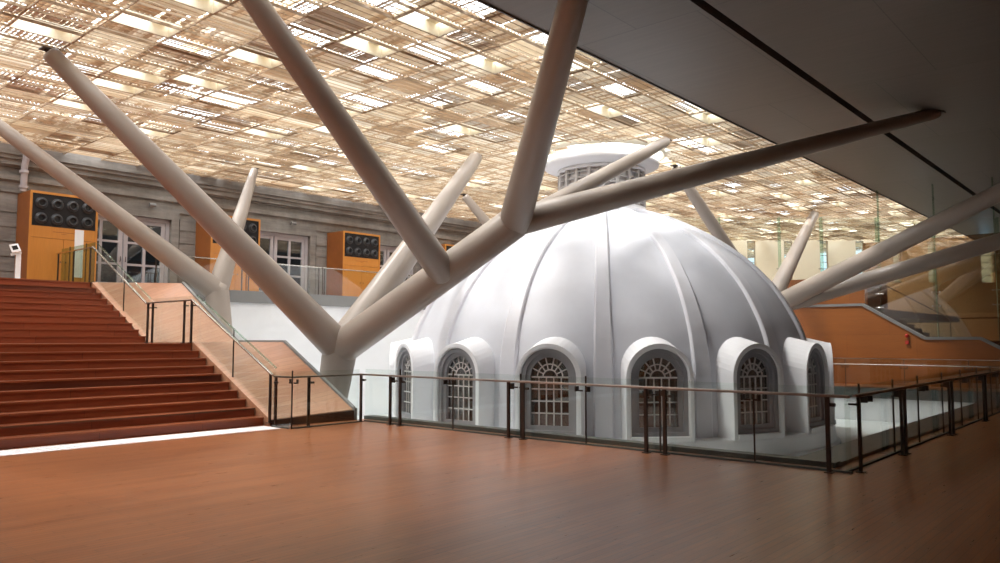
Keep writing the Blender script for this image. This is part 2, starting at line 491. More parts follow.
# ------------------------------------------------------------------ staircase
def flight(parent, xb, xt, z0, n, dz):
    run = (xb - xt) / (n - 1)
    for k in range(n - 1):
        x1 = xb - k * run; z1 = z0 + (k + 1) * dz
        b = MB()
        b.box(x1 - run, x1, -11.95, 8.44, max(z0 - .3, 0) if z0 > 0 else -.05, z1 - .03, M['stair'])
        b.box(x1 - run, x1 + .025, -11.95, 8.44, z1 - .03, z1, M['nosing'])
        b.build('step', None, parent)
root = thing('staircase', 'wide red brown timber staircase in two flights on the left', 'staircase', (-13.5, -2, 0))
LZ = 1.58
flight(root, -13.5, -16.42, 0, 10, LZ / 10)
b = MB(); b.box(-18.7, -16.42, -11.95, 8.44, -.05, LZ - .03, M['stair']); b.box(-18.7, -16.395, -11.95, 8.44, LZ - .03, LZ, M['nosing']); b.build('landing', None, root)
flight(root, -18.66, -22.1, LZ, 10, (UP - LZ) / 10)
b = MB(); b.box(-22.2, -22.1, -11.95, 8.44, LZ, UP - .03, M['stair']); b.box(-22.16, -22.075, -11.95, 8.44, UP - .03, UP + .004, M['nosing']); b.build('top_riser', None, root)
b = MB(); b.box(-13.34, -12.74, -12, 8.35, 0, .006)
t = thing('tactile_strip', 'white studded warning strip across the foot of the staircase', 'floor strip', (-13.05, -2, 0))
b.build('mat', M['tactile'], t)
sb = MB()
for k in range(5):
    x = -13.28 + k * .12
    y = -2.
    while y < 8.3:
        sb.box(x - .02, x + .02, y - .03, y + .03, .006, .011); y += .12
o = sb.build('stud', M['sheet'], t); o['kind'] = 'stuff'

# smooth incline beside the stairs
root = thing('wood_incline', 'smooth pale timber ramp surface running beside the staircase glass', 'timber incline', (-16, 9.3, 0))
prof = [(-12.98, -.3), (-12.98, .22), (-15.56, 1.6), (-17.61, 1.6), (-20.5, UP), (-20.5, -.3)]
prin = [(-13.30, -.3), (-13.30, .12), (-16.38, 1.6), (-18.62, 1.6), (-22.0, UP), (-22.0, -.3)]
b = MB(); n_ = len(prof)
b.add([(x, 8.46, z) for x, z in prin] + [(x, 10.2, z) for x, z in prof], [tuple(range(n_)), tuple(range(n_, 2 * n_))[::-1]] + [(i, (i + 1) % n_, (i + 1) % n_ + n_, i + n_) for i in range(n_)])
b.build('boarding', M['incline'], root)
b = MB(); b.add([(-13.30, 8.47, 0), (-12.96, 10.2, 0), (-12.96, 10.2, .2), (-13.30, 8.47, .11), (-13.26, 8.47, 0), (-12.93, 10.2, 0), (-12.93, 10.2, .2), (-13.26, 8.47, .11)], BOXF)
b.build('skirting', M['darkwood'], root)
b = MB()
for (xa, za), (xb_, zb) in zip(prof[1:4], prof[2:5]):
    b.bar((xa, 10.235, za + .015), (xb_, 10.235, zb + .015), .07, .06)
b.bar((-12.95, 10.235, -.3), (-12.95, 10.235, .25), .07, .06, up=(0, 1, 0))
b.build('edge_trim', M['fascia'], root)
b = MB(); b.prism([(-12.98, PIT), (-12.98, -.3), (-12.98, .18), (-15.56, 1.56), (-17.61, 1.56), (-20.5, UP - .04), (-22.5, UP - .36), (-22.5, PIT)], lambda u, v, d: (u, d, v), 10.205, 10.30)
struct('wall_incline', b, M['white'], 'white pit side wall under the timber incline')

# ------------------------------------------------------------------ railings
def railing(name, label, pts, cat='railing', post=M['bronze'], top=M['rail'], hr=.95, gh=1.06, off=(0, 0), postspec=None, joints=None, pair=.27, w=.05, bracket=True, cap=None):
    """pts: base polyline; one entry of postspec / joints per segment: distances along it"""
    root = thing(name, label, cat, pts[0])
    pts = [Vector(p) for p in pts]
    for si, (a, c) in enumerate(zip(pts, pts[1:])):
        d = c - a; L = math.hypot(d.x, d.y); dh = Vector((d.x / L, d.y / L, 0)); slope = d.z / L
        n = Vector((-dh.y, dh.x, 0))
        o3 = n * off[si] if isinstance(off, list) else n * off[0]
        P = lambda t, h, o=0: a + dh * t + Vector((0, 0, slope * t + h)) + n * o
        b = MB(); b.bar(P(-.03, hr), P(L + .03, hr), .055, .028); b.bar(P(-.03, hr + .017), P(L + .03, hr + .017), .04, .008)
        b.build('handrail', top, root, bevel=.006)
        for t in postspec[si]:
            b = MB(); b.obox(P(t, (hr - .014) / 2), dh * w / 2, n * .018, Vector((0, 0, (hr - .014) / 2)))
            b.obox(P(t, .006), dh * .05, n * .05, Vector((0, 0, .006)))
            pb = b.build('post', post, root)
            if bracket:
                b = MB(); s_ = math.copysign(.018, off[si] if isinstance(off, list) else off[0])
                b.tube([P(t, hr - .11, s_), P(t, hr - .11, (off[si] if isinstance(off, list) else off[0]) - s_ * .3)], [.014, .014], 8)
                b.tube([P(t + .02, hr - .11, s_ * 1.5), P(t + .09, hr - .11, s_ * 1.5)], [.022, .022], 8)
                b.build('bracket', post, root)
        oo = off[si] if isinstance(off, list) else off[0]
        js = [0] + list(joints[si]) + [L]
        for t0, t1 in zip(js, js[1:]):
            if t1 - t0 < .15: continue
            b = MB()
            e = .012
            q = [P(t0 + e, .02, oo - .006), P(t1 - e, .02, oo - .006), P(t1 - e, .02, oo + .006), P(t0 + e, .02, oo + .006),
                 P(t0 + e, gh, oo - .006), P(t1 - e, gh, oo - .006), P(t1 - e, gh, oo + .006), P(t0 + e, gh, oo + .006)]
            b.add(q, BOXF); b.build('glass_panel', M['glass'], root)
        for t in joints[si]:
            b = MB(); b.obox(P(t, (gh + .02) / 2, oo), dh * .008, n * .012, Vector((0, 0, (gh + .02) / 2)))
            for s2 in (-1, 1):
                if bracket: b.obox(P(t + s2 * .07, hr - .10, oo * .6), dh * .045, n * .012, Vector((0, 0, .012))); b.obox(P(t + s2 * .11, hr - .07, oo * .3), dh * .01, n * abs(oo) * .35, Vector((0, 0, .04)))
            b.build('joint_strip', post, root)
        if cap: b = MB(); b.bar(P(0, gh + .01, oo), P(L, gh + .01, oo), .03, .02); b.build('glass_cap', cap, root)
        # slim channel holding the glass at the floor
        b = MB(); b.bar(P(0, .012, oo), P(L, .012, oo), .04, .024); b.build('floor_channel', M['deckedge'], root)
    return root

railing('glass_railing', 'long glass railing with bronze posts in front of the dome', [(-12.62, 10.1, 0), (-3.15, 10.1, 0)], off=[.13],
        postspec=[[.03, .93, 1.22, 3.97, 4.29, 6.63, 6.94, 9.23]], joints=[[1.07, 2.52, 4.13, 5.47, 6.79, 8.22]])
railing('glass_railing', 'dark glass railing receding along the right side of the pit', [(-3.1, 10.25, 0), (-3.1, 28.3, 0)], off=[.13],
        postspec=[[.14, 2.08, 2.28, 5.15, 5.40, 8.25, 8.5, 11.4, 11.6, 14.5, 14.7, 17.6]], joints=[[.6, 2.18, 3.6, 5.27, 6.8, 8.37, 9.9, 11.5, 13, 14.6, 16.1]])
railing('glass_railing', 'short glass railing at the foot of the pale timber incline', [(-13.12, 8.45, 0), (-12.6, 8.47, 0), (-12.6, 10.03, 0)], off=[-.05, -.05],
        postspec=[[.02], [.38, ]], joints=[[.6], []])
railing('glass_balustrade', 'sloping glass balustrade beside the lower stair flight', [(-13.25, 8.45, .04), (-16.45, 8.45, LZ)], off=[-.1], top=M['steel'], cap=M['edge'],
        postspec=[[.04]], joints=[[1.6]], bracket=False)
railing('glass_balustrade', 'short glass balustrade across the middle stair landing', [(-16.45, 8.45, LZ), (-18.65, 8.45, LZ)], off=[-.1],
        postspec=[[.02, .35, 1.9, 2.15]], joints=[[]])
railing('glass_balustrade', 'sloping glass balustrade beside the upper stair flight', [(-18.7, 8.45, LZ), (-22.0, 8.45, UP)], off=[-.1], top=M['steel'], cap=M['edge'],
        postspec=[[]], joints=[[1.5]], bracket=False)
gsc = railing('glass_balustrade', 'greenish glass screen at the top of the stairs', [(-22.1, 8.45, UP), (-24.5, 8.45, UP)], off=[-.1], hr=.95, gh=1.1,
        postspec=[[.05, 1.2, 2.35]], joints=[[.62, 1.78]], top=M['steel'], bracket=False, w=.03)
for o_ in gsc.children:
    if o_.name.startswith('glass_panel'): o_.data.materials[0] = M['edge']
bal = railing('glass_railing', 'long glass railing along the upper gallery edge', [(-22.58, 10.4, UP), (-22.58, 28.4, UP)], off=[-.06], hr=.97, gh=.98, top=M['steel'],
        postspec=[[.05] + [v for k in range(1, 7) for v in (k * 2.95 - .12, k * 2.95 + .12)]], joints=[[k * 2.95 for k in range(1, 7)]], w=.03, bracket=False)
railing('glass_railing', 'low glass railing in front of the orange timber wall', [(-22.3, 28.75, 0), (-3.2, 28.75, 0)], off=[.05], hr=.80, gh=1.0, top=M['steel'],
        postspec=[[]], joints=[[1.9 * k for k in range(1, 10)]], bracket=True, cap=M['steel'])

# ------------------------------------------------------------------ tree shaped steel columns
def column(label, base, joint, r0, r1, branches):
    root = thing('branching_column', label, 'column', base)
    b = MB(); b.tube([base, joint], [r0, r1], 28); 
    b.lathe([(r1 * 1.0, 0), (r1 * .95, .2), (r1 * .6, .33), (0.001, .38)], (0, 0), 28)
    n0 = len(b.v) - 28 * 4
    for k in range(n0, len(b.v)): b.v[k] = tuple(Vector(b.v[k]) * .9 + Vector(joint))
    b.build('trunk', M['pipe'], root)
    for (a, c, ra, rc, pin) in branches:
        a, c = Vector(a), Vector(c); d = (c - a).normalized(); L = (c - a).length
        b = MB()
        if pin == 'node':
            b.tube([a - d * ra * .35, a - d * ra * .25, a, c, c + d * rc * .5, c + d * rc * .75], [ra * .5, ra * .8, ra, rc, rc * .8, rc * .4], 28)
        else:
            b.tube([a - d * ra * .35, a - d * ra * .25, a, a + (c - a) * .85, c - d * .18, c - d * .10, c - d * .09], [ra * .5, ra * .8, ra, ra + (rc - ra) * .85, rc, rc * .9, rc * .5], 28)
        br = b.build('branch', M['pipe'], root)
        if pin == 'pin':
            b = MB(); b.tube([c - d * .12, c - d * .02], [.05, .05], 10)
            b.box(c.x - .11, c.x + .11, c.y - .08, c.y + .08, c.z - .03, c.z - .005)
            b.build('pin_joint', M['bronze'], br)
J1 = (-14.64, 11.12, 1.45); N1 = (-11.97, 11.71, 3.33); N2 = (-10.18, 12.09, 4.06)
column('large branching steel column rising in front of the dome', (-15.55, 11.35, PIT), J1, .30, .40, [
    (J1, N2, .39, .34, 'node'),
    (J1, (-16.32, 5.24, 7.3), .38, .17, 'pin'),
    (J1, (-15.95, 17.19, 7.3), .40, .20, 'pin'),
    ((-11.78, 11.62, 3.08), (-10.51, 5.8, 7.3), .31, .18, 'pin'),
    (N2, (-6.13, 8.92, 7.3), .33, .21, 'pin'),
    (N2, (-4.25, 21.45, 7.3), .30, .15, 'pin'),
    ((-11.45, 11.95, 3.5), (-10.68, 19.42, 7.3), .27, .15, 'pin')])
J2 = (-21.0, 11.52, 3.05)
column('two branched steel column between the stairs and the upper gallery', (-20.7, 11.9, PIT), J2, .30, .34, [
    (J2, (-22.65, 6.04, 7.3), .32, .17, 'pin'), (J2, (-22.7, 13.68, 7.3), .31, .13, 'pin')])
J3 = (-19.07, 24.51, 3.52)
column('slender steel column tip showing left behind the dome', (-19.0, 24.6, PIT), J3, .28, .3, [(J3, (-20.72, 21.49, 7.3), .28, .15, 'pin')])
J4 = (-11.17, 27.35, 2.75)
column('branching steel column behind the right side of the dome', (-11.3, 27.2, PIT), J4, .30, .36, [
    (J4, (-12.04, 35.09, 7.3), .34, .19, 'pin'), (J4, (-12.1, 22.37, 7.3), .28, .16, 'pin'),
    (J4, (-.99, 26.78, 7.3), .34, .23, 'pin'), (J4, (3.0, 32.35, 7.15), .30, .21, 'pin')])

# ------------------------------------------------------------------ the dome
dome = thing('dome', 'large white ribbed dome with arched windows and a louvred lantern', 'dome', (DCX, DCY, PIT))
PR = [(5.92, -.62), (5.9, .8), (5.82, 1.4), (5.66, 1.95), (5.42, 2.45), (5.12, 2.95), (4.74, 3.42), (4.28, 3.88), (3.72, 4.32), (3.1, 4.72), (2.45, 5.06), (1.85, 5.32), (1.2, 5.52)]
def smoothprof(P, n=4):
    out = []
    for i in range(len(P) - 1):
        p0 = P[max(i - 1, 0)]; p1 = P[i]; p2 = P[i + 1]; p3 = P[min(i + 2, len(P) - 1)]
        for k in range(n):
            t = k / n
            f = lambda a, b_, c, d: .5 * (2 * b_ + (c - a) * t + (2 * a - 5 * b_ + 4 * c - d) * t * t + (3 * b_ - a - 3 * c + d) * t ** 3)
            out.append((f(p0[0], p1[0], p2[0], p3[0]), f(p0[1], p1[1], p2[1], p3[1])))
    return out + [P[-1]]
PS = smoothprof(PR)
A0 = math.radians(-56.3)
NW = 16; RW = 6.41
def arch(hw, z0, zs, n=20, x0=None):
    pts = [(-hw, z0)] + [(-hw * math.cos(PI * k / n), zs + hw * math.sin(PI * k / n)) for k in range(n + 1)] + [(hw, z0)]
    return pts
# hollow shell, then cut the window openings
b = MB()
inner = [(r - .22, z - (.1 if k > 20 else 0)) for k, (r, z) in enumerate(PS)]
loop = PS + inner[::-1] + [PS[0]]
b.lathe(loop, (0, 0), 128)
shell = b.build('shell', M['dome'], None)
bm = bmesh.new(); bm.from_mesh(shell.data); bmesh.ops.remove_doubles(bm, verts=bm.verts, dist=1e-4); bmesh.ops.recalc_face_normals(bm, faces=bm.faces); bm.to_mesh(shell.data); bm.free()
cb = MB()
for k in range(NW):
    a = A0 + (k + .5) * 2 * PI / NW; er = Vector((math.cos(a), math.sin(a), 0)); et = Vector((-math.sin(a), math.cos(a), 0))
    cb.prism(arch(.652, -.50, .8), lambda u, v, d: er * d + et * u + Vector((0, 0, v)), 5.0, 6.4)
cut = cb.build('cutter', M['dome'], None)
mod = shell.modifiers.new('b', 'BOOLEAN'); mod.object = cut; mod.operation = 'DIFFERENCE'; mod.solver = 'EXACT'
dg = bpy.context.evaluated_depsgraph_get()
me = bpy.data.meshes.new_from_object(shell.evaluated_get(dg))
shell.modifiers.clear(); shell.data = me
bpy.data.objects.remove(cut)
me.polygons.foreach_set('use_smooth', [True] * len(me.polygons))
try: me.set_sharp_from_angle(angle=math.radians(30))
except Exception: pass
shell.parent = dome; shell.location = (0, 0, -PIT)
b = MB(); b.lathe([(5.3, -.60), (6.42, -.60), (6.44, -.63), (6.46, -.68), (6.5, -1.0), (6.6, -1.04), (6.6, -1.1), (5.3, -1.1)], (0, 0), 96, smooth=False)
b.build('plinth', M['dormer'], dome, (0, 0, -PIT))
b = MB(); b.lathe([(0.001, -.9), (5.6, -.9), (5.6, -.4)], (0, 0), 48); b.build('inner_floor', M['inner'], dome, (0, 0, -PIT))
# ribs
def ribmesh():
    b = MB(); vs = []; n = len(PS)
    for k, (r, z) in enumerate(PS):
        t = k / (n - 1)
        w = .225 * (1 - t) + .12 * t
        if k == 0: tg = (PS[1][0] - r, PS[1][1] - z)
        elif k == n - 1: tg = (r - PS[-2][0], z - PS[-2][1])
        else: tg = (PS[k + 1][0] - PS[k - 1][0], PS[k + 1][1] - PS[k - 1][1])
        l = math.hypot(*tg); nr, nz = tg[1] / l, -tg[0] / l
        h = .085
        for (yy, hh) in ((-w - .03, -.08), (-w, h - .03), (-w + .03, h), (w - .03, h), (w, h - .03), (w + .03, -.08)):
            vs.append((r + nr * hh, yy, z + nz * hh))
    fs = []
    for k in range(n - 1):
        for j in range(5): fs.append((k * 6 + j, (k + 1) * 6 + j, (k + 1) * 6 + j + 1, k * 6 + j + 1))
        fs.append((k * 6 + 5, (k + 1) * 6 + 5, (k + 1) * 6, k * 6))
    fs += [(0, 1, 2, 3, 4, 5), tuple((n - 1) * 6 + j for j in range(5, -1, -1))]
    b.add(vs, fs); return b
rib0 = ribmesh().build('rib', M['domerib'], dome, (0, 0, -PIT)); rib0.rotation_euler.z = A0
# dormer + window (built facing +X at the origin axis, then turned)
fnX = lambda u, v, d: (d, u, v)
fnB = lambda u, v, d: (d, u, v + max(0, min(1, (v - .2) / .6)) * (RW - d) * .24)
b = MB(); b.ring(arch(.765, -.62, .8), arch(.652, -.50, .8), fnB, RW, 5.25)
b.ring(arch(.775, -.62, .8), arch(.68, -.52, .8), fnX, RW + .015, RW - .06)
b.box(RW - .4, RW + .05, -.66, .66, -.62, -.495)
dor0 = b.build('dormer', M['dormer'], dome, (0, 0, -PIT), bevel=.012)
b = MB()
b.ring(arch(.65, -.495, .8), arch(.55, -.40, .8), fnX, RW - .05, RW - .22)
b.ring(arch(.57, -.42, .8), arch(.45, -.30, .8), fnX, RW - .12, RW - .26)
win0 = b.build('window', M['wframe'], dome, (0, 0, -PIT))
b = MB(); X_ = RW - .19
def mb_(y0, z0, y1, z1, w=.028): b.bar((X_, y0, z0), (X_, y1, z1), w, .03, up=(1, 0, 0))
for k in range(1, 5):
    y = -.44 + .88 * k / 5; mb_(y, -.30, y, .80)
for k in range(1, 4): z = -.30 + 1.10 * k / 4; mb_(-.44, z, .44, z)
mb_(-.44, .80, .44, .80, .04)
for rr in (.17, .30):
    p = [(-rr * math.cos(PI * k / 14), .8 + rr * math.sin(PI * k / 14)) for k in range(15)]
    for q0, q1 in zip(p, p[1:]): mb_(q0[0], q0[1], q1[0], q1[1], .03)
for k in range(1, 7):
    a = PI * k / 7; mb_(-.17 * math.cos(a), .8 + .17 * math.sin(a), -.45 * math.cos(a), .8 + .45 * math.sin(a))
mun0 = b.build('glazing_bars', M['muntin'], win0, (0, 0, 0))
b = MB(); b.prism(arch(.47, -.33, .8), fnX, RW - .205, RW - .212); pane0 = b.build('pane', M['pane'], win0, (0, 0, 0))
for o in (dor0, win0): o.rotation_euler.z = A0 + PI / NW
for k in range(1, NW):
    a = k * 2 * PI / NW
    r = rib0.copy(); C.objects.link(r); r.rotation_euler.z = A0 + a
    d = dor0.copy(); C.objects.link(d); d.rotation_euler.z = A0 + PI / NW + a
    w = win0.copy(); C.objects.link(w); w.rotation_euler.z = A0 + PI / NW + a
    for ch in (mun0, pane0):
        q = ch.copy(); C.objects.link(q); q.parent = w
# lantern
b = MB()
b.lathe([(1.55, 5.38), (1.55, 5.50), (1.40, 5.56), (1.36, 5.62), (1.36, 5.66), (1.05, 5.66)], (0, 0), 48)
b.lathe([(1.22, 5.6), (1.22, 6.85)], (0, 0), 48)
b.lathe([(1.22, 6.76), (1.36, 6.76), (1.36, 6.86), (1.22, 6.86)], (0, 0), 48)
lan = b.build('lantern', M['dormer'], dome, (0, 0, -PIT))
b = MB()
for k in range(20):
    a = 2 * PI * k / 20; er = Vector((math.cos(a), math.sin(a), 0)); et = Vector((-math.sin(a), math.cos(a), 0))
    b.obox(er * 1.28 + Vector((0, 0, 6.2)), er * .07, et * .045, Vector((0, 0, .58)))
    a += PI / 20; er = Vector((math.cos(a), math.sin(a), 0)); et = Vector((-math.sin(a), math.cos(a), 0))
    for q in range(6):
        b.obox(er * 1.27 + Vector((0, 0, 5.78 + q * .18)), er * .05 + Vector((0, 0, -.03)), et * .16, er * .008 + Vector((0, 0, .012)))
b.build('louvre', M['muntin'], lan, (0, 0, 0))
b = MB(); b.lathe([(1.2, 6.84), (1.55, 6.90), (1.76, 6.97), (1.78, 7.02), (1.74, 7.10), (1.5, 7.20), (1.3, 7.38), (1.05, 7.56), (.75, 7.70), (.4, 7.79), (.001, 7.82)], (0, 0), 48)
b.build('cap', M['dormer'], lan, (0, 0, 0))

# ------------------------------------------------------------------ cabinets on the gallery
def cabinet(c, label, strip=True):
    D_, W_, Hh = 1.05, 1.86, 2.74
    root = thing('air_cabinet', label, 'cabinet', (-24.6, c, UP), 'tall timber air cabinets along the facade')
    b = MB(); t = .06
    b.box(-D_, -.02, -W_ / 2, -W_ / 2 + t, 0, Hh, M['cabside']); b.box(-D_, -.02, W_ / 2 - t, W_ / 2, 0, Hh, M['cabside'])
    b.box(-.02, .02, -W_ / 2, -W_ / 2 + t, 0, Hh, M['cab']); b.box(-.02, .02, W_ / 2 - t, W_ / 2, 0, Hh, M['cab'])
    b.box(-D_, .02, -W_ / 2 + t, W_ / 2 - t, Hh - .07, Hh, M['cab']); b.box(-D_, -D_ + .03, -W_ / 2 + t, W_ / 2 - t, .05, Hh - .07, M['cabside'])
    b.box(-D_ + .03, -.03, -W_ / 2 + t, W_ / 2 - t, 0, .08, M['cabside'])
    b.build('body', None, root, (0, 0, 0))
    iw = W_ / 2 - t
    b = MB(); b.box(-.03, 0, -iw, iw, 1.74, Hh - .07); pn = b.build('outlet_panel', M['panelblk'], root, (0, 0, 0))
    for r_ in range(2):
        for q in range(4):
            y, z = -iw + .24 + q * (2 * iw - .48) / 3, 1.96 + r_ * .44
            b = MB()
            pr_ = [(.0, .165), (.02, .17), (.035, .15), (.03, .135), (.085, .125), (.10, .105), (.085, .085), (.02, .075), (.02, .001)]
            vs = []; n = 20
            for x, rr in pr_:
                for k in range(n): a = 2 * PI * k / n; vs.append((x, y + rr * math.cos(a), z + rr * math.sin(a)))
            fs = [(i * n + k, i * n + (k + 1) % n, (i + 1) * n + (k + 1) % n, (i + 1) * n + k) for i in range(len(pr_) - 1) for k in range(n)]
            b.add(vs[:n * 8] , [f for f in fs if max(f) < n * 8], M['nozzle'], True); b.add(vs[n * 7:], [tuple(v - n * 7 for v in f) for f in fs if min(f) >= n * 7], M['black'], True)
            b.build('nozzle', None, pn, (0, 0, 0))
    b = MB(); b.box(-.02, .005, -iw, iw, 1.40, 1.735); f = b.build('front_board', M['cab'], root, (0, 0, 0))
    b = MB(); b.box(.005, .008, -.30, .30, 1.585, 1.60); b.box(.005, .008, -.07, .07, 1.54, 1.55); b.build('caption', M['cabside'], f, (0, 0, 0))
    b = MB(); b.box(-.02, .005, -iw, -.004 - iw * 0, .09, 1.39); dl = b.build('door', M['cab'], root, (0, 0, 0))
    b = MB(); b.box(-.02, .005, .004, iw, .09, 1.39); dr = b.build('door', M['cab'], root, (0, 0, 0))
    for dd, s_ in ((dl, -1), (dr, 1)):
        b = MB(); b.tube([(.005, s_ * .07, .72), (.04, s_ * .07, .72)], [.02, .02], 8); b.build('knob', M['steel'], dd, (0, 0, 0))
    if strip:
        b = MB(); b.box(.005, .012, .30, .55, .3, 1.72); b.build('white_notice', M['sheet'], root, (0, 0, 0))
cabinet(8.62, 'tall amber timber air cabinet with round nozzles, leftmost, beside the stair top')
cabinet(14.15, 'tall timber air cabinet half hidden by a crossing steel branch, second from left', False)
cabinet(19.68, 'tall timber air cabinet with all eight round nozzles in clear view, third from left', False)
cabinet(25.3, 'tall timber air cabinet farthest along the gallery, hidden behind thick branches', False)

# downpipes, lamps, sign stand
for y, lb in ((7.76, 'white downpipe on the stone facade above the leftmost cabinet'), (25.3 - 1.35, 'pale downpipe on the stone facade seen between crossing branches')):
    t = thing('downpipe', lb, 'pipe', (-25.42, y, UP + 2.8))
    b = MB(); b.tube([(-25.42, y, UP + (2.8 if y < 9 else 0)), (-25.42, y, 6.75), (-25.3, y, 6.95), (-25.3, y, 7.28)], [.09] * 4, 14); b.build('pipe', M['doorpaint'], t)
    for z in (6.1, 6.55) if y < 9 else (4.2, 5.4, 6.55):
        b = MB(); b.tube([(-25.42, y, z), (-25.42, y, z + .08)], [.125, .125], 14); b.box(-25.68, -25.42, y - .03, y + .03, z + .02, z + .06); b.build('collar', M['doorpaint'], t)
for c, lb in ((DC[0] + .75, 'small wall lamp above the leftmost glazed door'), (DC[1] + .6, 'small wall lamp above the glazed door right of the second cabinet')):
    t = thing('wall_lamp', lb, 'lamp', (-25.6, c, 6.12))
    b = MB(); b.tube([(-25.66, c, 6.12), (-25.5, c, 6.12)], [.05, .05], 10); b.build('arm', M['fascia'], t)
    b = MB(); b.tube([(-25.47, c - .1, 6.12), (-25.47, c + .1, 6.12)], [.06, .06], 12); b.build('lamp_head', M['fascia'], t)
t = thing('sign_stand', 'pale angled sign stand at the top of the stairs', 'sign', (-23, 6.95, UP))
b = MB(); b.box(-23.15, -22.85, 6.80, 7.1, UP, UP + .02); b.obox((-23, 6.98, UP + .36), (.03, 0, 0), (0, .055, 0), (0, 0, .36)); b.obox((-23, 6.92, UP + .72), (.02, 0, 0), (0, .12, .04), (0, -.01, .03)); b.build('stem', M['sheet'], t)
b = MB(); b.obox((-22.97, 6.88, UP + .86), (.012, 0, .008), (0, .10, .03), (-.04, -.03, .10)); sp = b.build('sign_plate', M['sheet'], t)
b = MB(); b.obox((-22.956, 6.875, UP + .87), (.006, 0, .004), (0, .06, .02), (-.02, -.015, .05)); b.build('sign_face', M['panelblk'], sp)

# ------------------------------------------------------------------ orange timber wall beyond the dome
cop = [(-22.4, 2.93), (-9.0, 2.93), (-6.92, 1.66), (-5.22, 1.66), (-3.4, .62), (-3.2, 0.), (-22.4, 0.)]
b = MB(); b.prism(cop, lambda u, v, d: (u, d, v), 31, 31.25)
struct('wall_north', b, M['veneer'], 'orange timber panelled wall beyond the dome')
b = MB()
for (xa, za), (xb_, zb) in zip(cop[:4], cop[1:5]): b.bar((xa, 31.12, za + .05), (xb_, 31.12, zb + .05), .32, .10)
struct('trim_5', b, M['fascia'], 'grey coping stepping down along the orange wall')
b = MB(); b.box(-15.5, -8.95, 31.5, 34.2, 2.9, 4.08)
struct('wall_block', b, M['veneer'], 'raised orange timber block above the coping')
b = MB(); b.box(-22.4, -9.0, 31.25, 48, 2.6, 2.9); b.box(-6.9, 4, 31.25, 58, 1.3, 1.62); b.box(-9.0, -6.9, 34.2, 58, 1.3, 1.62)
struct('floor', b, M['brown'], 'landings behind the orange wall')
t = thing('rear_staircase', 'dim staircase descending behind the tinted glass screen', 'staircase', (-8, 32, 1.62))
for k in range(8):
    x = -9 + k * .2625; z = 2.9 - (k + 1) * .16
    b = MB(); b.box(x, x + .2625, 31.3, 34, 1.3, z); b.build('step', M['brown'], t)
t = thing('rear_handrail', 'thin steel handrail behind the tinted glass screen', 'railing', (-8.5, 32.3, 2.9))
b = MB()
b.tube([(-8.7, 32.4, 3.85), (-6.5, 32.5, 2.50), (-6.4, 33, 2.45), (-4.6, 33, 2.45)], [.022] * 4, 8); b.build('rail', M['steel'], t)
for p in ((-6.45, 32.8, 1.62, 2.46), (-4.95, 33, 1.62, 2.45)):
    b = MB(); b.tube([(p[0], p[1], p[2]), (p[0], p[1], p[3])], [.018, .018], 8); b.build('post', M['steel'], t)
b = MB(); b.box(-12.3, -12.0, 31.7, 31.95, 4.08, 4.18); b.box(-12.2, -12.1, 31.75, 31.9, 4.18, 4.26); b.tube([(-12.15, 31.7, 4.13), (-12.15, 31.64, 4.13)], [.03, .03], 10)
tag(b.build('spotlight', M['black'], loc=(0, 0, 0)), 'small dark spotlight box on top of the raised orange block', 'light')
t = thing('wall_camera', 'small round white fitting below the coping of the orange wall', 'fitting', (-11.7, 30.95, 2.78))
b = MB(); b.tube([(-11.7, 31, 2.78), (-11.7, 30.9, 2.78)], [.07, .07], 14); b.build('body', M['sheet'], t)
b = MB(); b.tube([(-11.7, 30.9, 2.78), (-11.7, 30.88, 2.78)], [.035, .03], 12); b.build('lens', M['black'], t)
t = thing('fire_alarm', 'red fire alarm fitting on the orange wall below the slope', 'alarm', (-7.5, 30.95, 1.75))
b = MB(); b.tube([(-7.5, 31, 1.80), (-7.5, 30.93, 1.80), (-7.5, 30.91, 1.80)], [.065, .065, .04], 16); b.build('bell', M['red'], t)
b = MB(); b.box(-7.56, -7.44, 30.94, 31, 1.50, 1.62); b.build('call_point', M['red'], t)

# tinted screen standing on the coping
t = thing('tinted_glass_screen', 'bronze tinted glass screen above the sloping coping, mirroring the dome', 'glass screen', (-6, 31.15, 1.7))
def copz(x):
    for (xa, za), (xb_, zb) in zip(cop[:4], cop[1:5]):
        if xa <= x <= xb_: return za + (zb - za) * (x - xa) / (xb_ - xa)
    return .6
jx = [-8.95, -8.40, -6.53, -4.68, -3.3]
for xa, xb_ in zip(jx, jx[1:]):
    b = MB(); mids = [x for x in (-6.92, -5.22) if xa < x < xb_]
    xs = [xa + .008] + mids + [xb_ - .008]
    poly = [(x, copz(x) + .1) for x in xs] + [(xb_ - .008, 5.32), (xa + .008, 5.32)]
    b.prism(poly, lambda u, v, d: (u, d, v), 31.13, 31.15); b.build('glass_panel', M['tint'], t)
for x in jx[1:4]:
    b = MB(); b.box(x - .01, x + .01, 31.155, 31.35, copz(x) + .1, 7.28); b.build('fin', M['edge'], t)
    for z in (2.86, 3.36, 4.6):
        b = MB()
        b.tube([(x - .12, 31.1, z), (x + .12, 31.1, z)], [.012, .012], 8)
        for s_ in (-1, 1): b.tube([(x + s_ * .12, 31.08, z), (x + s_ * .12, 31.128, z)], [.03, .03], 10)
        b.build('spider_fitting', M['steel'], t)

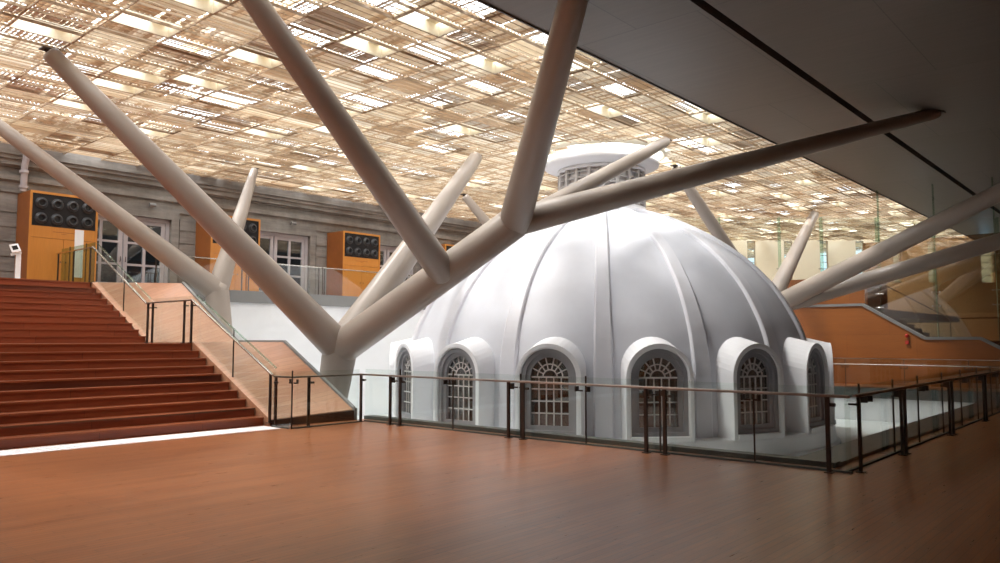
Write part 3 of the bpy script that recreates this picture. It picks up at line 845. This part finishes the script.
# rear cream wall and the glass wall in front of it (both square to the old diagonal axis)
RA = Vector((.7524, .6587, 0)); FA = Vector((-.6587, .7524, 0))
def P2(l, d, z=0): return RA * l + FA * d + Vector((0, 0, z))
wins = [(11.95, .42), (14.33, .48), (16.42, .48), (18.46, .48), (20.5, .48), (22.6, .48), (24.6, .48), (27.75, .75)]
b = MB(); DB = 44
edges = [-8.0] + [v for c, w in wins for v in (c - w / 2, c + w / 2)] + [46.]
def wbox(l0, l1, z0, z1, d0=DB, d1=DB + .3): b.obox(P2((l0 + l1) / 2, (d0 + d1) / 2, (z0 + z1) / 2), RA * (l1 - l0) / 2, FA * (d1 - d0) / 2, Vector((0, 0, (z1 - z0) / 2)))
for i in range(0, len(edges), 2): wbox(edges[i], edges[i + 1], 0, 8.2)
for c, w in wins: wbox(c - w / 2, c + w / 2, 0, 4.9); wbox(c - w / 2, c + w / 2, 7.28, 8.2)
struct('wall_rear', b, M['cream'], 'cream wall with narrow windows at the far end')
for i, (c, w) in enumerate(wins):
    root = bpy.data.objects.new('window_%d' % (i + 1), None); C.objects.link(root); root.location = P2(c, DB + .1, 4.9); root['kind'] = 'structure'
    b = MB()
    for s_ in (-1, 1): wbox(c + s_ * (w / 2 - .02) - .02, c + s_ * (w / 2 - .02) + .02, 4.9, 7.28, DB + .08, DB + .14)
    for k in range(7): z = 4.92 + k * .38; wbox(c - w / 2 + .04, c + w / 2 - .04, z, z + .03, DB + .08, DB + .12)
    b.build('window_frame', M['steel'], root)
    b = MB(); wbox(c - w / 2 + .03, c + w / 2 - .03, 4.92, 7.26, DB + .12, DB + .128); b.build('pane', M['skyglass'] if 'skyglass' in M else M['glass'], root)
root = thing('glass_wall', 'tall clear glass wall with green fins hung below the lattice ceiling', 'glass wall', P2(15, 35.7, 2.9))
DG = 35.7
fins = [7.6, 10.1, 12.86, 14.8, 17.37, 19.97, 22.9, 25.8]
for a, c in zip(fins, fins[1:]):
    b = MB(); wbox(a + .01, c - .01, 2.9, H, DG, DG + .02); b.build('glass_panel', M['glass'], root)
for l in fins:
    b = MB(); wbox(l - .02, l + .02, 2.9, H - .01, DG - .3, DG); f = b.build('fin', M['edge'], root)
    b = MB()
    for z in (4.9, 6.2): wbox(l - .12, l + .12, z, z + .03, DG - .06, DG - .02)
    b.build('clamp', M['steel'], f)

# ------------------------------------------------------------------ daylight
W = bpy.data.worlds.new('sky'); S.world = W; W.use_nodes = True
nt = W.node_tree; nt.nodes.clear()
out = nt.nodes.new('ShaderNodeOutputWorld'); bg = nt.nodes.new('ShaderNodeBackground')
tc = nt.nodes.new('ShaderNodeTexCoord'); sep = nt.nodes.new('ShaderNodeSeparateXYZ')
nt.links.new(tc.outputs['Generated'], sep.inputs[0])
r = nt.nodes.new('ShaderNodeValToRGB'); nt.links.new(sep.outputs['Z'], r.inputs[0])
e = r.color_ramp.elements
e[0].position = .0; e[0].color = (.05, .09, .125, 1); e[1].position = .30; e[1].color = (.30, .31, .32, 1)
q = e.new(1.0); q.color = (.93, .965, 1, 1)
nt.links.new(r.outputs[0], bg.inputs[0]); bg.inputs[1].default_value = 8.0
nt.links.new(bg.outputs[0], out.inputs[0])

sun = bpy.data.lights.new('sun', 'SUN'); sun.energy = 5; sun.angle = math.radians(12); sun.color = (1, .96, .9)
so = bpy.data.objects.new('sun', sun); C.objects.link(so); so.rotation_euler = (math.radians(20), math.radians(-22), 0)

pl = bpy.data.lights.new('rotunda_lamp', 'POINT'); pl.energy = 60; pl.color = (1, .62, .38); pl.shadow_soft_size = .4
po = bpy.data.objects.new('rotunda_lamp', pl); C.objects.link(po); po.location = (DCX, DCY, 2.6)

# ------------------------------------------------------------------ camera
cam = bpy.data.cameras.new('camera'); co = bpy.data.objects.new('camera', cam); C.objects.link(co)
cam.sensor_width = 36; cam.lens = 36 * 777 / 1000; cam.clip_end = 300
co.location = (0, 0, 1.65)
co.rotation_euler = (PI / 2 + math.atan(58.5 / 777), 0, math.radians(41.2))
S.camera = co
S.view_settings.view_transform = 'Standard'; S.view_settings.look = 'None'; S.view_settings.gamma = 1
S.view_settings.use_curve_mapping = False
S.view_settings.exposure = 0.15
S.cycles.transparent_max_bounces = 32
S.cycles.max_bounces = 8
S.cycles.diffuse_bounces = 5
S.cycles.sample_clamp_indirect = 6
S.cycles.use_denoising = True
